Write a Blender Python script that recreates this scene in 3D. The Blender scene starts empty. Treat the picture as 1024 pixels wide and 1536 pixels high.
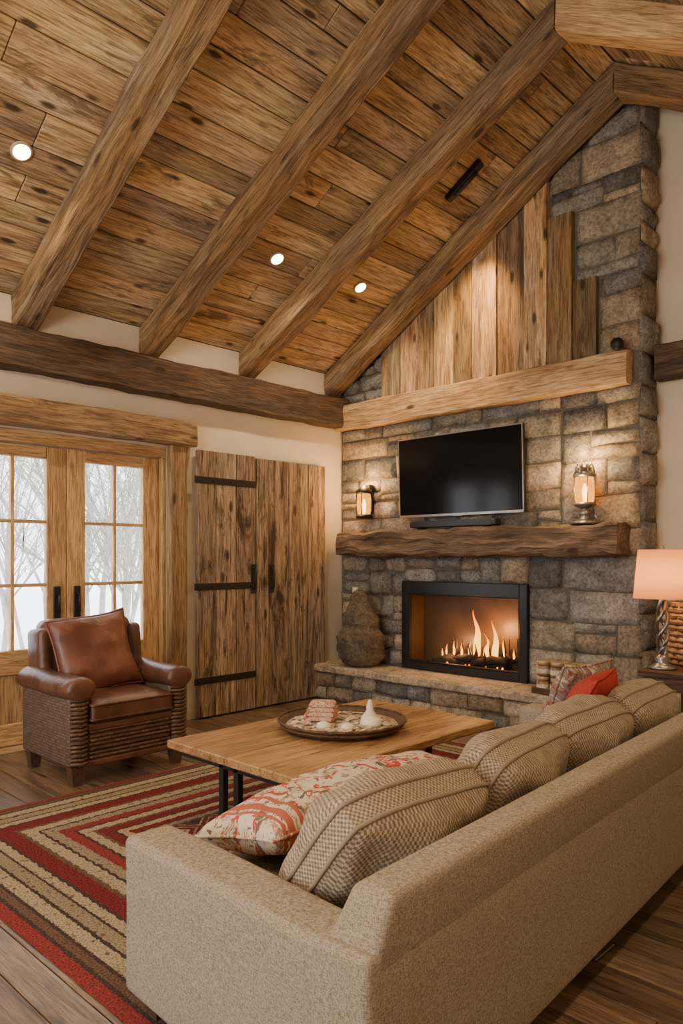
import bpy, bmesh, math, random
from mathutils import Vector, Matrix, Euler, noise
random.seed(7)
V3=Vector
# ---------------------------------------------------------------- node helpers
def new_mat(name):
    m=bpy.data.materials.new(name); m.use_nodes=True
    nt=m.node_tree; nt.nodes.clear()
    out=nt.nodes.new('ShaderNodeOutputMaterial')
    return m,nt,out
def L(nt,a,b): nt.links.new(a,b)
def ramp(nt,stops,interp='LINEAR'):
    r=nt.nodes.new('ShaderNodeValToRGB'); cr=r.color_ramp; cr.interpolation=interp
    while len(cr.elements)<len(stops): cr.elements.new(0.5)
    for e,(p,c) in zip(cr.elements,stops):
        e.position=p; e.color=(c[0],c[1],c[2],1) if len(c)==3 else c
    return r
def mixc(nt,blend,fac,a,b):
    m=nt.nodes.new('ShaderNodeMix'); m.data_type='RGBA'; m.blend_type=blend
    for idx,v in ((0,fac),(6,a),(7,b)):
        if isinstance(v,(int,float)): m.inputs[idx].default_value=v
        elif isinstance(v,tuple): m.inputs[idx].default_value=(v[0],v[1],v[2],1)
        else: L(nt,v,m.inputs[idx])
    return m.outputs[2]
def coords(nt,kind,scale=(1,1,1),loc=(0,0,0)):
    mp=nt.nodes.new('ShaderNodeMapping'); mp.inputs['Scale'].default_value=scale; mp.inputs['Location'].default_value=loc
    if kind=='gc':
        a=nt.nodes.new('ShaderNodeAttribute'); a.attribute_name='gc'; L(nt,a.outputs['Vector'],mp.inputs[0])
    else:
        a=nt.nodes.new('ShaderNodeTexCoord'); L(nt,a.outputs['Object'],mp.inputs[0])
    return mp.outputs[0]
def noi(nt,vec,scale,detail=5,rough=.55,dist=0):
    n=nt.nodes.new('ShaderNodeTexNoise'); n.inputs['Scale'].default_value=scale
    n.inputs['Detail'].default_value=detail; n.inputs['Roughness'].default_value=rough; n.inputs['Distortion'].default_value=dist
    L(nt,vec,n.inputs['Vector']); return n.outputs[0]
def bump(nt,h,strength,dist=.01):
    b=nt.nodes.new('ShaderNodeBump'); b.inputs['Strength'].default_value=strength; b.inputs['Distance'].default_value=dist
    L(nt,h,b.inputs['Height']); return b.outputs[0]
def princ(nt,out,col=None,rough=.6,metal=0,spec=.5,nrm=None,**kw):
    p=nt.nodes.new('ShaderNodeBsdfPrincipled')
    if col is not None:
        if isinstance(col,tuple): p.inputs['Base Color'].default_value=(*col,1)
        else: L(nt,col,p.inputs['Base Color'])
    if isinstance(rough,(int,float)): p.inputs['Roughness'].default_value=rough
    else: L(nt,rough,p.inputs['Roughness'])
    p.inputs['Metallic'].default_value=metal
    p.inputs['Specular IOR Level'].default_value=spec
    if nrm is not None: L(nt,nrm,p.inputs['Normal'])
    for k,v in kw.items(): p.inputs[k.replace('_',' ')].default_value=v
    L(nt,p.outputs[0],out.inputs[0]); return p
def tint(nt):
    a=nt.nodes.new('ShaderNodeAttribute'); a.attribute_name='tint'; return a.outputs['Color']

def wood(name,dark,mid,light,stain=(.05,.035,.025),stain_amt=.6,rough=.65,knots=.9,bs=.5,cross=14,spec=.3,gray=0.0,st0=.54,cracks=.0):
    m,nt,out=new_mat(name)
    n1=noi(nt,coords(nt,'gc',(1.6,cross*1.3,cross*1.3)),1.0,9,.68,.6)
    r=ramp(nt,[(.32,dark),(.5,mid),(.68,light)]); L(nt,n1,r.inputs[0])
    n2=noi(nt,coords(nt,'gc',(6,100,100)),1.0,5,.65)
    r2=ramp(nt,[(.34,(.42,.39,.36)),(.56,(1.1,1.1,1.1))]); L(nt,n2,r2.inputs[0])
    c=mixc(nt,'MULTIPLY',1.0,r.outputs[0],r2.outputs[0])
    if gray:
        ng=noi(nt,coords(nt,'gc',(.7,3.5,3.5),(2,9,4)),1.2,5,.6,.5)
        rg_=ramp(nt,[(.42,(0,0,0)),(.62,(gray,)*3)]); L(nt,ng,rg_.inputs[0])
        bw=nt.nodes.new('ShaderNodeRGBToBW'); L(nt,c,bw.inputs[0])
        gcx=mixc(nt,'MULTIPLY',1.0,bw.outputs[0],(1.02,.82,.62))
        c=mixc(nt,'MIX',rg_.outputs[0],c,gcx)
    n3=noi(nt,coords(nt,'gc',(1.1,5.0,5.0),(7,3,1)),1.3,8,.7,.8)
    r3=ramp(nt,[(st0,(0,0,0)),(st0+.10,(stain_amt,)*3)]); L(nt,n3,r3.inputs[0])
    c=mixc(nt,'MIX',r3.outputs[0],c,stain)
    if cracks:
        nc=noi(nt,coords(nt,'gc',(1.6,42,42),(3,1,8)),1.0,4,.6,.3)
        rc=ramp(nt,[(.60,(0,0,0)),(.65,(cracks,)*3)]); L(nt,nc,rc.inputs[0])
        c=mixc(nt,'MIX',rc.outputs[0],c,tuple(x*.6 for x in stain))
    vo=nt.nodes.new('ShaderNodeTexVoronoi'); vo.inputs['Scale'].default_value=1.0
    L(nt,coords(nt,'gc',(2.6,7,7)),vo.inputs['Vector'])
    r4=ramp(nt,[(.09,(knots,)*3),(.18,(0,0,0))]); L(nt,vo.outputs['Distance'],r4.inputs[0])
    c=mixc(nt,'MIX',r4.outputs[0],c,(.04,.022,.012))
    c=mixc(nt,'MULTIPLY',1.0,c,tint(nt))
    b=bump(nt,n2,bs,.008)
    b2=nt.nodes.new('ShaderNodeBump'); b2.inputs['Strength'].default_value=bs; b2.inputs['Distance'].default_value=.014
    L(nt,n1,b2.inputs['Height']); L(nt,b,b2.inputs['Normal'])
    princ(nt,out,c,rough,0,spec,b2.outputs[0]); return m

M={}
M['ceil']=wood('ceiling_pine',(.36,.215,.095),(.58,.385,.185),(.74,.53,.285),stain=(.13,.080,.044),stain_amt=.85,gray=.6,cracks=.5,bs=.6)
M['rafter']=wood('rafter_timber',(.16,.087,.037),(.30,.178,.080),(.45,.29,.142),stain=(.09,.053,.028),stain_amt=.75,bs=.9,gray=.5,cracks=.65)
M['dbeam']=wood('dark_timber',(.060,.033,.017),(.112,.065,.035),(.19,.118,.066),stain_amt=.6,bs=.9,gray=.5,cracks=.6)
M['lbeam']=wood('light_timber',(.38,.21,.085),(.58,.36,.16),(.70,.48,.24),stain=(.25,.13,.06),stain_amt=.5,cracks=.4,gray=.3)
M['mantel']=wood('mantel_timber',(.09,.054,.032),(.19,.122,.074),(.33,.23,.145),stain_amt=.6,bs=1.0,gray=.6,cracks=.7)
M['gable']=wood('gable_boards',(.28,.15,.06),(.52,.32,.14),(.70,.48,.24),stain=(.16,.09,.045),stain_amt=.8,gray=.55,cracks=.55,bs=.7)
M['barn']=wood('barn_wood',(.125,.082,.050),(.31,.222,.140),(.49,.37,.245),stain=(.06,.037,.023),stain_amt=1.0,cross=18,rough=.8,bs=.9,gray=.5,st0=.52,cracks=.85)
M['door']=wood('door_pine',(.34,.195,.08),(.48,.295,.13),(.58,.38,.18),stain=(.27,.15,.065),stain_amt=.4,knots=.3)
M['casing']=wood('casing_wood',(.16,.088,.038),(.28,.17,.077),(.40,.26,.125),stain_amt=.6,cracks=.4,gray=.3)
M['table']=wood('table_wood',(.26,.125,.048),(.40,.212,.082),(.52,.30,.128),stain=(.15,.07,.03),stain_amt=.75,rough=.42,bs=.35,spec=.5,cracks=.45)
M['floor']=wood('floor_planks',(.085,.050,.029),(.175,.108,.062),(.27,.175,.105),stain=(.055,.033,.020),stain_amt=.6,rough=.28,bs=.25,spec=.6,gray=.5)
M['darkwood']=wood('dark_walnut',(.05,.026,.014),(.10,.05,.026),(.15,.08,.04),rough=.45)

def stone(name,boost=1.0):
    m,nt,out=new_mat(name)
    v=coords(nt,'obj')
    n1=noi(nt,v,6,8,.65,.3); r=ramp(nt,[(.3,(.55*boost,.54*boost,.53*boost)),(.5,(1.0*boost,.98*boost,.95*boost)),(.72,(1.45*boost,1.4*boost,1.28*boost))]); L(nt,n1,r.inputs[0])
    c=mixc(nt,'MULTIPLY',1.0,tint(nt),r.outputs[0])
    n2=noi(nt,v,38,6,.7); r2=ramp(nt,[(.35,(.5,.5,.5)),(.62,(1.15,1.15,1.15))]); L(nt,n2,r2.inputs[0])
    c=mixc(nt,'MULTIPLY',1.0,c,r2.outputs[0])
    n3=noi(nt,v,2.6,5,.6); r3=ramp(nt,[(.58,(0,0,0)),(.7,(.3,.3,.3))]); L(nt,n3,r3.inputs[0])
    c=mixc(nt,'MIX',r3.outputs[0],c,(.28,.20,.125))
    a=nt.nodes.new('ShaderNodeMath'); a.operation='ADD'; L(nt,n1,a.inputs[0]); L(nt,n2,a.inputs[1])
    princ(nt,out,c,.85,0,.25,bump(nt,a.outputs[0],1.0,.025)); return m
M['stone']=stone('ledge_stone')
M['slab']=stone('hearth_slab',1.0)

def simple(name,col,rough=.6,metal=0,var=.15,scale=12,bs=.1,spec=.5,**kw):
    m,nt,out=new_mat(name); v=coords(nt,'obj'); n=noi(nt,v,scale,5)
    r=ramp(nt,[(.3,tuple(x*(1-var) for x in col)),(.7,tuple(min(1,x*(1+var)) for x in col))]); L(nt,n,r.inputs[0])
    princ(nt,out,r.outputs[0],rough,metal,spec,bump(nt,n,bs,.01),**kw); return m
M['plaster']=simple('cream_plaster',(.64,.545,.41),.9,var=.05,scale=3,bs=.15,spec=.2)
M['mortar']=simple('mortar',(.13,.11,.085),.95,scale=30,bs=.4)
M['iron']=simple('black_iron',(.018,.016,.015),.5,.4,scale=40)
M['black']=simple('black_plastic',(.012,.012,.013),.35)
M['screen']=simple('tv_screen',(.004,.004,.005),.15,scale=5,bs=0,spec=.25)
M['silver']=simple('silver_trim',(.35,.34,.33),.35,.9)
M['steel']=simple('antique_pewter',(.28,.27,.25),.3,.9)
M['roof']=simple('roof_deck',(.08,.06,.05),.9)
M['fire_int']=simple('firebox_panel',(.085,.048,.026),.45,.1,var=.3,scale=4)
M['log']=simple('charred_logs',(.03,.018,.012),.9,var=.6,scale=25,bs=.8)
M['snow']=simple('snow',(.85,.87,.9),.9,var=.05,scale=1)
M['bark']=simple('pale_bark',(.34,.32,.27),.9,var=.3,scale=8)
M['candle']=simple('candle_wax',(.75,.66,.5),.5)
M['switch']=simple('ivory_plastic',(.8,.74,.62),.4)
M['ring']=simple('downlight_trim',(.45,.36,.25),.5)
def leather(name,c1,c2):
    m,nt,out=new_mat(name); v=coords(nt,'obj')
    n=noi(nt,v,5,7,.65,.4); r=ramp(nt,[(.3,c1),(.7,c2)]); L(nt,n,r.inputs[0])
    vo=nt.nodes.new('ShaderNodeTexVoronoi'); vo.inputs['Scale'].default_value=170; L(nt,v,vo.inputs['Vector'])
    b=bump(nt,vo.outputs['Distance'],.15,.004)
    b2=nt.nodes.new('ShaderNodeBump'); b2.inputs['Strength'].default_value=.45; b2.inputs['Distance'].default_value=.03
    L(nt,n,b2.inputs['Height']); L(nt,b,b2.inputs['Normal'])
    princ(nt,out,r.outputs[0],.33,0,.55,b2.outputs[0]); return m
M['leather']=leather('brown_leather',(.045,.019,.012),(.160,.066,.038))
M['leather2']=leather('oxblood_leather',(.085,.026,.016),(.20,.070,.040))
def weave(name,c1,c2,mort,sx,rh,bw,boost=.8):
    m,nt,out=new_mat(name)
    tc=nt.nodes.new('ShaderNodeTexCoord'); s=nt.nodes.new('ShaderNodeSeparateXYZ'); L(nt,tc.outputs['Object'],s.inputs[0])
    a=nt.nodes.new('ShaderNodeMath'); a.operation='ADD'; L(nt,s.outputs[0],a.inputs[0]); L(nt,s.outputs[1],a.inputs[1])
    cb=nt.nodes.new('ShaderNodeCombineXYZ'); L(nt,a.outputs[0],cb.inputs[0]); L(nt,s.outputs[2],cb.inputs[1])
    br=nt.nodes.new('ShaderNodeTexBrick'); L(nt,cb.outputs[0],br.inputs['Vector'])
    br.inputs['Scale'].default_value=sx; br.inputs['Row Height'].default_value=rh; br.inputs['Brick Width'].default_value=bw
    br.inputs['Mortar Size'].default_value=.03; br.inputs['Mortar Smooth'].default_value=1
    br.inputs['Color1'].default_value=(*c1,1); br.inputs['Color2'].default_value=(*c2,1); br.inputs['Mortar'].default_value=(*mort,1)
    princ(nt,out,br.outputs['Color'],.55,0,.4,bump(nt,br.outputs['Fac'],-boost,.012)); return m
M['wicker']=weave('dark_wicker',(.16,.085,.045),(.08,.042,.024),(.02,.012,.008),10,.2,.45)
M['basket']=weave('basket_weave',(.40,.22,.11),(.26,.14,.07),(.03,.02,.012),7,.3,.5,1)
M['armside']=weave('woven_leather',(.17,.115,.085),(.10,.065,.048),(.03,.02,.014),9,.16,.26,1.0)
def linen(name,c1,c2,kind='obj',sc=90):
    m,nt,out=new_mat(name); v=coords(nt,kind)
    n2=noi(nt,coords(nt,kind,(1,1,5)),sc,3,.75); n3=noi(nt,coords(nt,kind,(4,4,1)),sc,3,.75)
    a=nt.nodes.new('ShaderNodeMath'); a.operation='ADD'; L(nt,n2,a.inputs[0]); L(nt,n3,a.inputs[1])
    h=nt.nodes.new('ShaderNodeMath'); h.operation='MULTIPLY'; h.inputs[1].default_value=.5; L(nt,a.outputs[0],h.inputs[0])
    r=ramp(nt,[(.40,c1),(.58,c2)]); L(nt,h.outputs[0],r.inputs[0])
    w=noi(nt,v,2.5,3,.5)
    b=bump(nt,h.outputs[0],.9,.005)
    b2=nt.nodes.new('ShaderNodeBump'); b2.inputs['Strength'].default_value=.2; b2.inputs['Distance'].default_value=.04
    L(nt,w,b2.inputs['Height']); L(nt,b,b2.inputs['Normal'])
    princ(nt,out,r.outputs[0],.95,0,.15,b2.outputs[0]); return m
M['linen']=linen('sofa_linen',(.175,.138,.096),(.42,.35,.262))
M['redfab']=linen('red_fabric',(.26,.022,.02),(.46,.065,.05))
def tweed(name):
    m,nt,out=new_mat(name)
    ck=nt.nodes.new('ShaderNodeTexChecker'); ck.inputs['Scale'].default_value=130
    L(nt,coords(nt,'gc',(1,1,1),(.003,.003,.0037)),ck.inputs['Vector'])
    ck.inputs['Color1'].default_value=(.40,.325,.24,1); ck.inputs['Color2'].default_value=(.19,.14,.093,1)
    n=noi(nt,coords(nt,'gc'),90,3); r=ramp(nt,[(.35,(.7,.7,.7)),(.65,(1.2,1.2,1.2))]); L(nt,n,r.inputs[0])
    c=mixc(nt,'MULTIPLY',1.0,ck.outputs[0],r.outputs[0])
    w=noi(nt,coords(nt,'obj'),5,3); b=bump(nt,ck.outputs[1],.3,.003)
    b2=nt.nodes.new('ShaderNodeBump'); b2.inputs['Strength'].default_value=.5; b2.inputs['Distance'].default_value=.05
    L(nt,w,b2.inputs['Height']); L(nt,b,b2.inputs['Normal'])
    princ(nt,out,c,.95,0,.15,b2.outputs[0]); return m
M['tweed']=tweed('houndstooth_tweed')
M['welt']=simple('brown_piping',(.24,.185,.13),.9)
def floral(name,base,c1,c2,sc):
    m,nt,out=new_mat(name); v=coords(nt,'gc')
    n=noi(nt,v,sc,4,.6,1.2); r=ramp(nt,[(.0,base),(.55,base),(.58,c1),(.66,c1),(.68,base)]); L(nt,n,r.inputs[0])
    n2=noi(nt,coords(nt,'gc',(1,1,1),(5,2,0)),sc*1.3,4,.6,1.5); r2=ramp(nt,[(.56,(0,0,0)),(.59,(1,1,1))]); L(nt,n2,r2.inputs[0])
    c=mixc(nt,'MIX',r2.outputs[0],r.outputs[0],c2)
    princ(nt,out,c,.9,0,.2,bump(nt,n,.3,.01)); return m
M['paisley']=floral('paisley_fabric',(.22,.17,.14),(.5,.42,.33),(.26,.04,.04),24)
def lumbar():
    m,nt,out=new_mat('floral_fabric'); v=coords(nt,'gc')
    base=(.56,.47,.35)
    n=noi(nt,v,12,5,.65,1.8); r=ramp(nt,[(.0,base),(.54,base),(.57,(.30,.20,.13)),(.62,(.30,.20,.13)),(.64,base)]); L(nt,n,r.inputs[0])
    n2=noi(nt,coords(nt,'gc',(1,1,1),(5,2,0)),11,5,.65,2.0); r2=ramp(nt,[(.555,(0,0,0)),(.575,(1,1,1))]); L(nt,n2,r2.inputs[0])
    c=mixc(nt,'MIX',r2.outputs[0],r.outputs[0],(.42,.05,.04))
    n4=noi(nt,coords(nt,'gc',(1,1,1),(1,8,0)),17,3,.6,1.5); r4=ramp(nt,[(.60,(0,0,0)),(.62,(1,1,1))]); L(nt,n4,r4.inputs[0])
    c=mixc(nt,'MIX',r4.outputs[0],c,(.13,.10,.08))
    s=nt.nodes.new('ShaderNodeSeparateXYZ'); L(nt,v,s.inputs[0])
    ab=nt.nodes.new('ShaderNodeMath'); ab.operation='MULTIPLY'; ab.inputs[1].default_value=-1; L(nt,s.outputs[1],ab.inputs[0])
    # single narrow embroidered red/braid stripe near one end
    rb=ramp(nt,[(0,(0,0,0)),(.355,(1,1,1)),(.375,(0,0,0)),(.40,(1,1,1)),(.43,(0,0,0)),(.445,(1,1,1)),(.455,(0,0,0))],'CONSTANT'); L(nt,ab.outputs[0],rb.inputs[0])
    c=mixc(nt,'MIX',rb.outputs[0],c,(.36,.10,.06))
    n5=noi(nt,v,60,3); princ(nt,out,c,.9,0,.2,bump(nt,n5,.3,.008)); return m
M['floral']=lumbar()
def glass_mat():
    m,nt,out=new_mat('window_glass')
    t=nt.nodes.new('ShaderNodeBsdfTransparent'); g=nt.nodes.new('ShaderNodeBsdfGlossy'); g.inputs['Roughness'].default_value=.02
    x=nt.nodes.new('ShaderNodeMixShader'); x.inputs[0].default_value=.05; L(nt,t.outputs[0],x.inputs[1]); L(nt,g.outputs[0],x.inputs[2]); L(nt,x.outputs[0],out.inputs[0]); return m
M['glass']=glass_mat()
def emis(name,col,st):
    m,nt,out=new_mat(name); e=nt.nodes.new('ShaderNodeEmission'); e.inputs[0].default_value=(*col,1); e.inputs[1].default_value=st
    L(nt,e.outputs[0],out.inputs[0]); return m
M['bulb']=emis('bulb_glow',(1,.68,.28),30)
M['ember']=emis('ember_glow',(1,.22,.03),4)
def flame_mat():
    m,nt,out=new_mat('flame'); s=nt.nodes.new('ShaderNodeSeparateXYZ'); L(nt,coords(nt,'gc'),s.inputs[0])
    r=ramp(nt,[(0,(1,.25,.01)),(.3,(1,.50,.06)),(.65,(1,.26,.01)),(1,(.7,.07,.003))]); L(nt,s.outputs[2],r.inputs[0])
    e=nt.nodes.new('ShaderNodeEmission'); L(nt,r.outputs[0],e.inputs[0]); e.inputs[1].default_value=4.5
    L(nt,e.outputs[0],out.inputs[0]); return m
M['flame']=flame_mat()
def amber():
    m,nt,out=new_mat('amber_glass'); s=coords(nt,'obj'); n=noi(nt,s,14,4)
    r=ramp(nt,[(.35,(.9,.24,.01)),(.6,(1,.48,.05))]); L(nt,n,r.inputs[0])
    e=nt.nodes.new('ShaderNodeEmission'); L(nt,r.outputs[0],e.inputs[0]); e.inputs[1].default_value=3.0
    t=nt.nodes.new('ShaderNodeBsdfTransparent'); t.inputs[0].default_value=(1,.5,.12,1)
    x=nt.nodes.new('ShaderNodeMixShader'); x.inputs[0].default_value=.35; L(nt,e.outputs[0],x.inputs[1]); L(nt,t.outputs[0],x.inputs[2]); L(nt,x.outputs[0],out.inputs[0]); return m
M['amber']=amber()
def shade():
    m,nt,out=new_mat('lamp_shade_fabric')
    d=nt.nodes.new('ShaderNodeBsdfDiffuse'); d.inputs[0].default_value=(.72,.38,.18,1)
    t=nt.nodes.new('ShaderNodeBsdfTranslucent'); t.inputs[0].default_value=(.80,.38,.15,1)
    x=nt.nodes.new('ShaderNodeMixShader'); x.inputs[0].default_value=.5; L(nt,d.outputs[0],x.inputs[1]); L(nt,t.outputs[0],x.inputs[2])
    L(nt,x.outputs[0],out.inputs[0]); return m
M['shade']=shade()
def rugm(W,Ln):
    m,nt,out=new_mat('woven_rug'); g=coords(nt,'gc'); s=nt.nodes.new('ShaderNodeSeparateXYZ'); L(nt,g,s.inputs[0])
    def mth(op,a,b):
        n=nt.nodes.new('ShaderNodeMath'); n.operation=op
        for i,v in enumerate((a,b)):
            if v is None: continue
            if isinstance(v,(int,float)): n.inputs[i].default_value=v
            else: L(nt,v,n.inputs[i])
        return n.outputs[0]
    x,y=s.outputs[0],s.outputs[1]
    d0=mth('MINIMUM',mth('MINIMUM',x,mth('SUBTRACT',W,x)),mth('MINIMUM',y,mth('SUBTRACT',Ln,y)))
    nz=noi(nt,g,60,3,.7); d=mth('ADD',d0,mth('MULTIPLY',mth('SUBTRACT',nz,.5),.03))
    zz=mth('PINGPONG',mth('ADD',x,y),.035); on=mth('GREATER_THAN',d0,.30)
    d=mth('ADD',d,mth('MULTIPLY',mth('MULTIPLY',zz,.25),on))
    red=(.155,.024,.024); red2=(.22,.038,.034); tan=(.37,.29,.19); dk=(.060,.040,.032); ol=(.27,.21,.14); br=(.13,.078,.052)
    seq=[(0,red2),(.05,dk),(.065,br),(.10,dk),(.115,tan),(.175,dk),(.19,ol),(.25,dk),(.26,tan),(.31,dk),(.325,red),(.41,br),(.43,tan),(.49,dk),(.505,ol),(.56,red2),(.62,dk),(.635,tan),(.685,br),(.705,red),(.76,dk),(.775,tan),(.82,red),(.86,dk),(.875,ol),(.91,br),(.93,red)]
    r=ramp(nt,[(p,c) for p,c in seq],'CONSTANT'); L(nt,d,r.inputs[0])
    vo0=nt.nodes.new('ShaderNodeTexVoronoi'); vo0.distance='MANHATTAN'; vo0.inputs['Scale'].default_value=1; L(nt,coords(nt,'gc',(26,26,1)),vo0.inputs['Vector'])
    rr=ramp(nt,[(.25,(1,1,1)),(.42,(0,0,0))]); L(nt,vo0.outputs['Distance'],rr.inputs[0])
    big=noi(nt,g,3,3); rb=ramp(nt,[(.4,(.35,.35,.35)),(.6,(.95,.95,.95))]); L(nt,big,rb.inputs[0])
    c=mixc(nt,'MIX',mth('MULTIPLY',rr.outputs[0],rb.outputs[0]),r.outputs[0],(.11,.05,.04))
    vo=nt.nodes.new('ShaderNodeTexVoronoi'); vo.distance='MANHATTAN'; vo.inputs['Randomness'].default_value=.15; vo.inputs['Scale'].default_value=1; L(nt,coords(nt,'gc',(5,5,1)),vo.inputs['Vector'])
    rv=ramp(nt,[(0,red2),(.14,tan),(.24,dk),(.28,red),(.42,ol),(.50,red),(.60,br),(.66,tan),(.72,dk)],'CONSTANT'); L(nt,mth('ADD',vo.outputs['Distance'],mth('MULTIPLY',mth('SUBTRACT',nz,.5),.2)),rv.inputs[0])
    inn=mth('GREATER_THAN',d,.93)
    c=mixc(nt,'MIX',inn,c,rv.outputs[0])
    n2=noi(nt,coords(nt,'gc',(1,1,1)),110,4,.75); r2=ramp(nt,[(.36,(.4,.4,.4)),(.62,(1.45,1.45,1.45))]); L(nt,n2,r2.inputs[0])
    c=mixc(nt,'MULTIPLY',1.0,c,r2.outputs[0])
    princ(nt,out,c,.97,0,.1,bump(nt,n2,.9,.01)); return m

# ---------------------------------------------------------------- mesh builder
class MB:
    def __init__(s): s.V=[];s.F=[];s.MI=[];s.S=[];s.G=[];s.T=[]
    def add(s,vs,fs,gc=None,t=(1,1,1),mat=0,smooth=False,mtx=None):
        o=len(s.V)
        if mtx is not None: vs2=[mtx@V3(v) for v in vs]
        else: vs2=[V3(v) for v in vs]
        s.V+=vs2; s.G+= list(gc) if gc is not None else [V3(v) for v in vs]
        s.T+=[t]*len(vs)
        for f in fs: s.F.append([i+o for i in f]); s.MI.append(mat); s.S.append(smooth)
    def build(s,name,mats,parent=None,loc=(0,0,0),rot=(0,0,0),recalc=True,sharp=0):
        me=bpy.data.meshes.new(name); me.from_pydata([tuple(v) for v in s.V],[],s.F)
        if not isinstance(mats,(list,tuple)): mats=[mats]
        for m in mats: me.materials.append(M[m] if isinstance(m,str) else m)
        me.polygons.foreach_set('material_index',s.MI); me.polygons.foreach_set('use_smooth',s.S)
        if recalc:
            bm=bmesh.new(); bm.from_mesh(me); bmesh.ops.recalc_face_normals(bm,faces=bm.faces)
            if sharp:
                an=math.radians(sharp)
                for e in bm.edges:
                    if len(e.link_faces)==2 and e.calc_face_angle(0)>an: e.smooth=False
            bm.to_mesh(me); bm.free()
        a=me.attributes.new('gc','FLOAT_VECTOR','POINT'); a.data.foreach_set('vector',[c for v in s.G for c in v])
        a=me.attributes.new('tint','FLOAT_COLOR','POINT'); a.data.foreach_set('color',[c for v in s.T for c in (v[0],v[1],v[2],1)])
        ob=bpy.data.objects.new(name,me); bpy.context.scene.collection.objects.link(ob)
        ob.location=loc; ob.rotation_euler=rot
        if parent is not None: ob.parent=parent
        return ob
def E(name,loc=(0,0,0),rot=(0,0,0)):
    e=bpy.data.objects.new(name,None); bpy.context.scene.collection.objects.link(e); e.location=loc; e.rotation_euler=rot; e.empty_display_size=.1; return e
def rt(a=.8,b=1.15,warm=.04):
    k=random.uniform(a,b); return (k*(1+random.uniform(-warm,warm)),k,k*(1+random.uniform(-warm,warm)))
def roff(): return V3((random.uniform(0,50),random.uniform(0,50),random.uniform(0,50)))
def cbox(mb,c,size,R=None,ch=.004,grain=0,t=(1,1,1),mat=0,off=None):
    h=[size[0]/2,size[1]/2,size[2]/2]; ch=min(ch,min(h)*.9)
    idx={};vs=[]
    for sx in(-1,1):
        for sy in(-1,1):
            for sz in(-1,1):
                sg=(sx,sy,sz)
                for a in range(3):
                    p=[sg[i]*(h[i]-(0 if i==a else ch)) for i in range(3)]
                    idx[(sx,sy,sz,a)]=len(vs); vs.append(V3(p))
    fs=[]
    for a in range(3):
        b,c2=(a+1)%3,(a+2)%3
        for s0 in(-1,1):
            q=[]
            for (u,v) in((-1,-1),(1,-1),(1,1),(-1,1)):
                sg=[0,0,0]; sg[a]=s0; sg[b]=u; sg[c2]=v; q.append(idx[(*sg,a)])
            fs.append(q)
        for u in(-1,1):
            for v in(-1,1):
                q=[]
                for w,ax in((-1,b),(1,b),(1,c2),(-1,c2)):
                    sg=[0,0,0]; sg[a]=w; sg[b]=u; sg[c2]=v; q.append(idx[(*sg,ax)])
                fs.append(q)
    for sx in(-1,1):
        for sy in(-1,1):
            for sz in(-1,1): fs.append([idx[(sx,sy,sz,a)] for a in range(3)])
    off=off if off is not None else roff()
    o=[grain,(grain+1)%3,(grain+2)%3]
    gc=[V3((v[o[0]],v[o[1]],v[o[2]]))+off for v in vs]
    mt=Matrix.Translation(V3(c))@(R.to_4x4() if R is not None else Matrix.Identity(4))
    mb.add(vs,fs,gc,t,mat,False,mt)
def bx(mb,a,b,**k):
    a=V3(a);b=V3(b); cbox(mb,(a+b)/2,[abs(b[i]-a[i]) for i in range(3)],**k)
def beam(mb,p0,p1,w,h,side,up,step=.09,amp=.008,ch=.014,t=(1,1,1),mat=0,freq=2.5,endr=0):
    p0=V3(p0);p1=V3(p1);side=V3(side);up=V3(up);Ln=(p1-p0).length;n=max(2,int(Ln/step)); off=roff()
    pts=[]; k=4
    W,H=w/2,h/2
    c=[(-W+ch,-H),(W-ch,-H),(W,-H+ch),(W,H-ch),(W-ch,H),(-W+ch,H),(-W,H-ch),(-W,-H+ch)]
    for i in range(0,8,2):
        a=c[i];b=c[(i+1)%8]
        for q in range(k): pts.append((a[0]+(b[0]-a[0])*q/k,a[1]+(b[1]-a[1])*q/k))
        pts.append(b)
    m=len(pts); vs=[];gc=[];fs=[]
    for i in range(n+1):
        base=p0.lerp(p1,i/n); sc=1.0
        if endr and (i==0 or i==n): sc=1-endr
        for (a,b) in pts:
            q=V3((i/n*Ln*freq,a*8,b*8))+off
            d=noise.noise(q)*amp; d2=noise.noise(q+V3((31,7,5)))*amp; d3=noise.noise(q*3)*amp*.5
            vs.append(base+side*(a*sc+d+d3)+up*(b*sc+d2+d3)); gc.append(V3((i/n*Ln,a,b))+off)
    for i in range(n):
        for j in range(m):
            fs.append([i*m+j,i*m+(j+1)%m,(i+1)*m+(j+1)%m,(i+1)*m+j])
    fs.append(list(range(m))); fs.append([n*m+j for j in range(m)])
    mb.add(vs,fs,gc,t,mat,True)
def lathe(mb,prof,c=(0,0,0),n=28,mat=0,t=(1,1,1),smooth=True,mtx=None,cap=True):
    vs=[];fs=[]
    for r,z in prof:
        for j in range(n):
            a=2*math.pi*j/n; vs.append(V3((c[0]+r*math.cos(a),c[1]+r*math.sin(a),c[2]+z)))
    for i in range(len(prof)-1):
        for j in range(n): fs.append([i*n+j,i*n+(j+1)%n,(i+1)*n+(j+1)%n,(i+1)*n+j])
    if cap:
        fs.append(list(range(n))); fs.append([(len(prof)-1)*n+j for j in range(n)])
    mb.add(vs,fs,None,t,mat,smooth,mtx)
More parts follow.
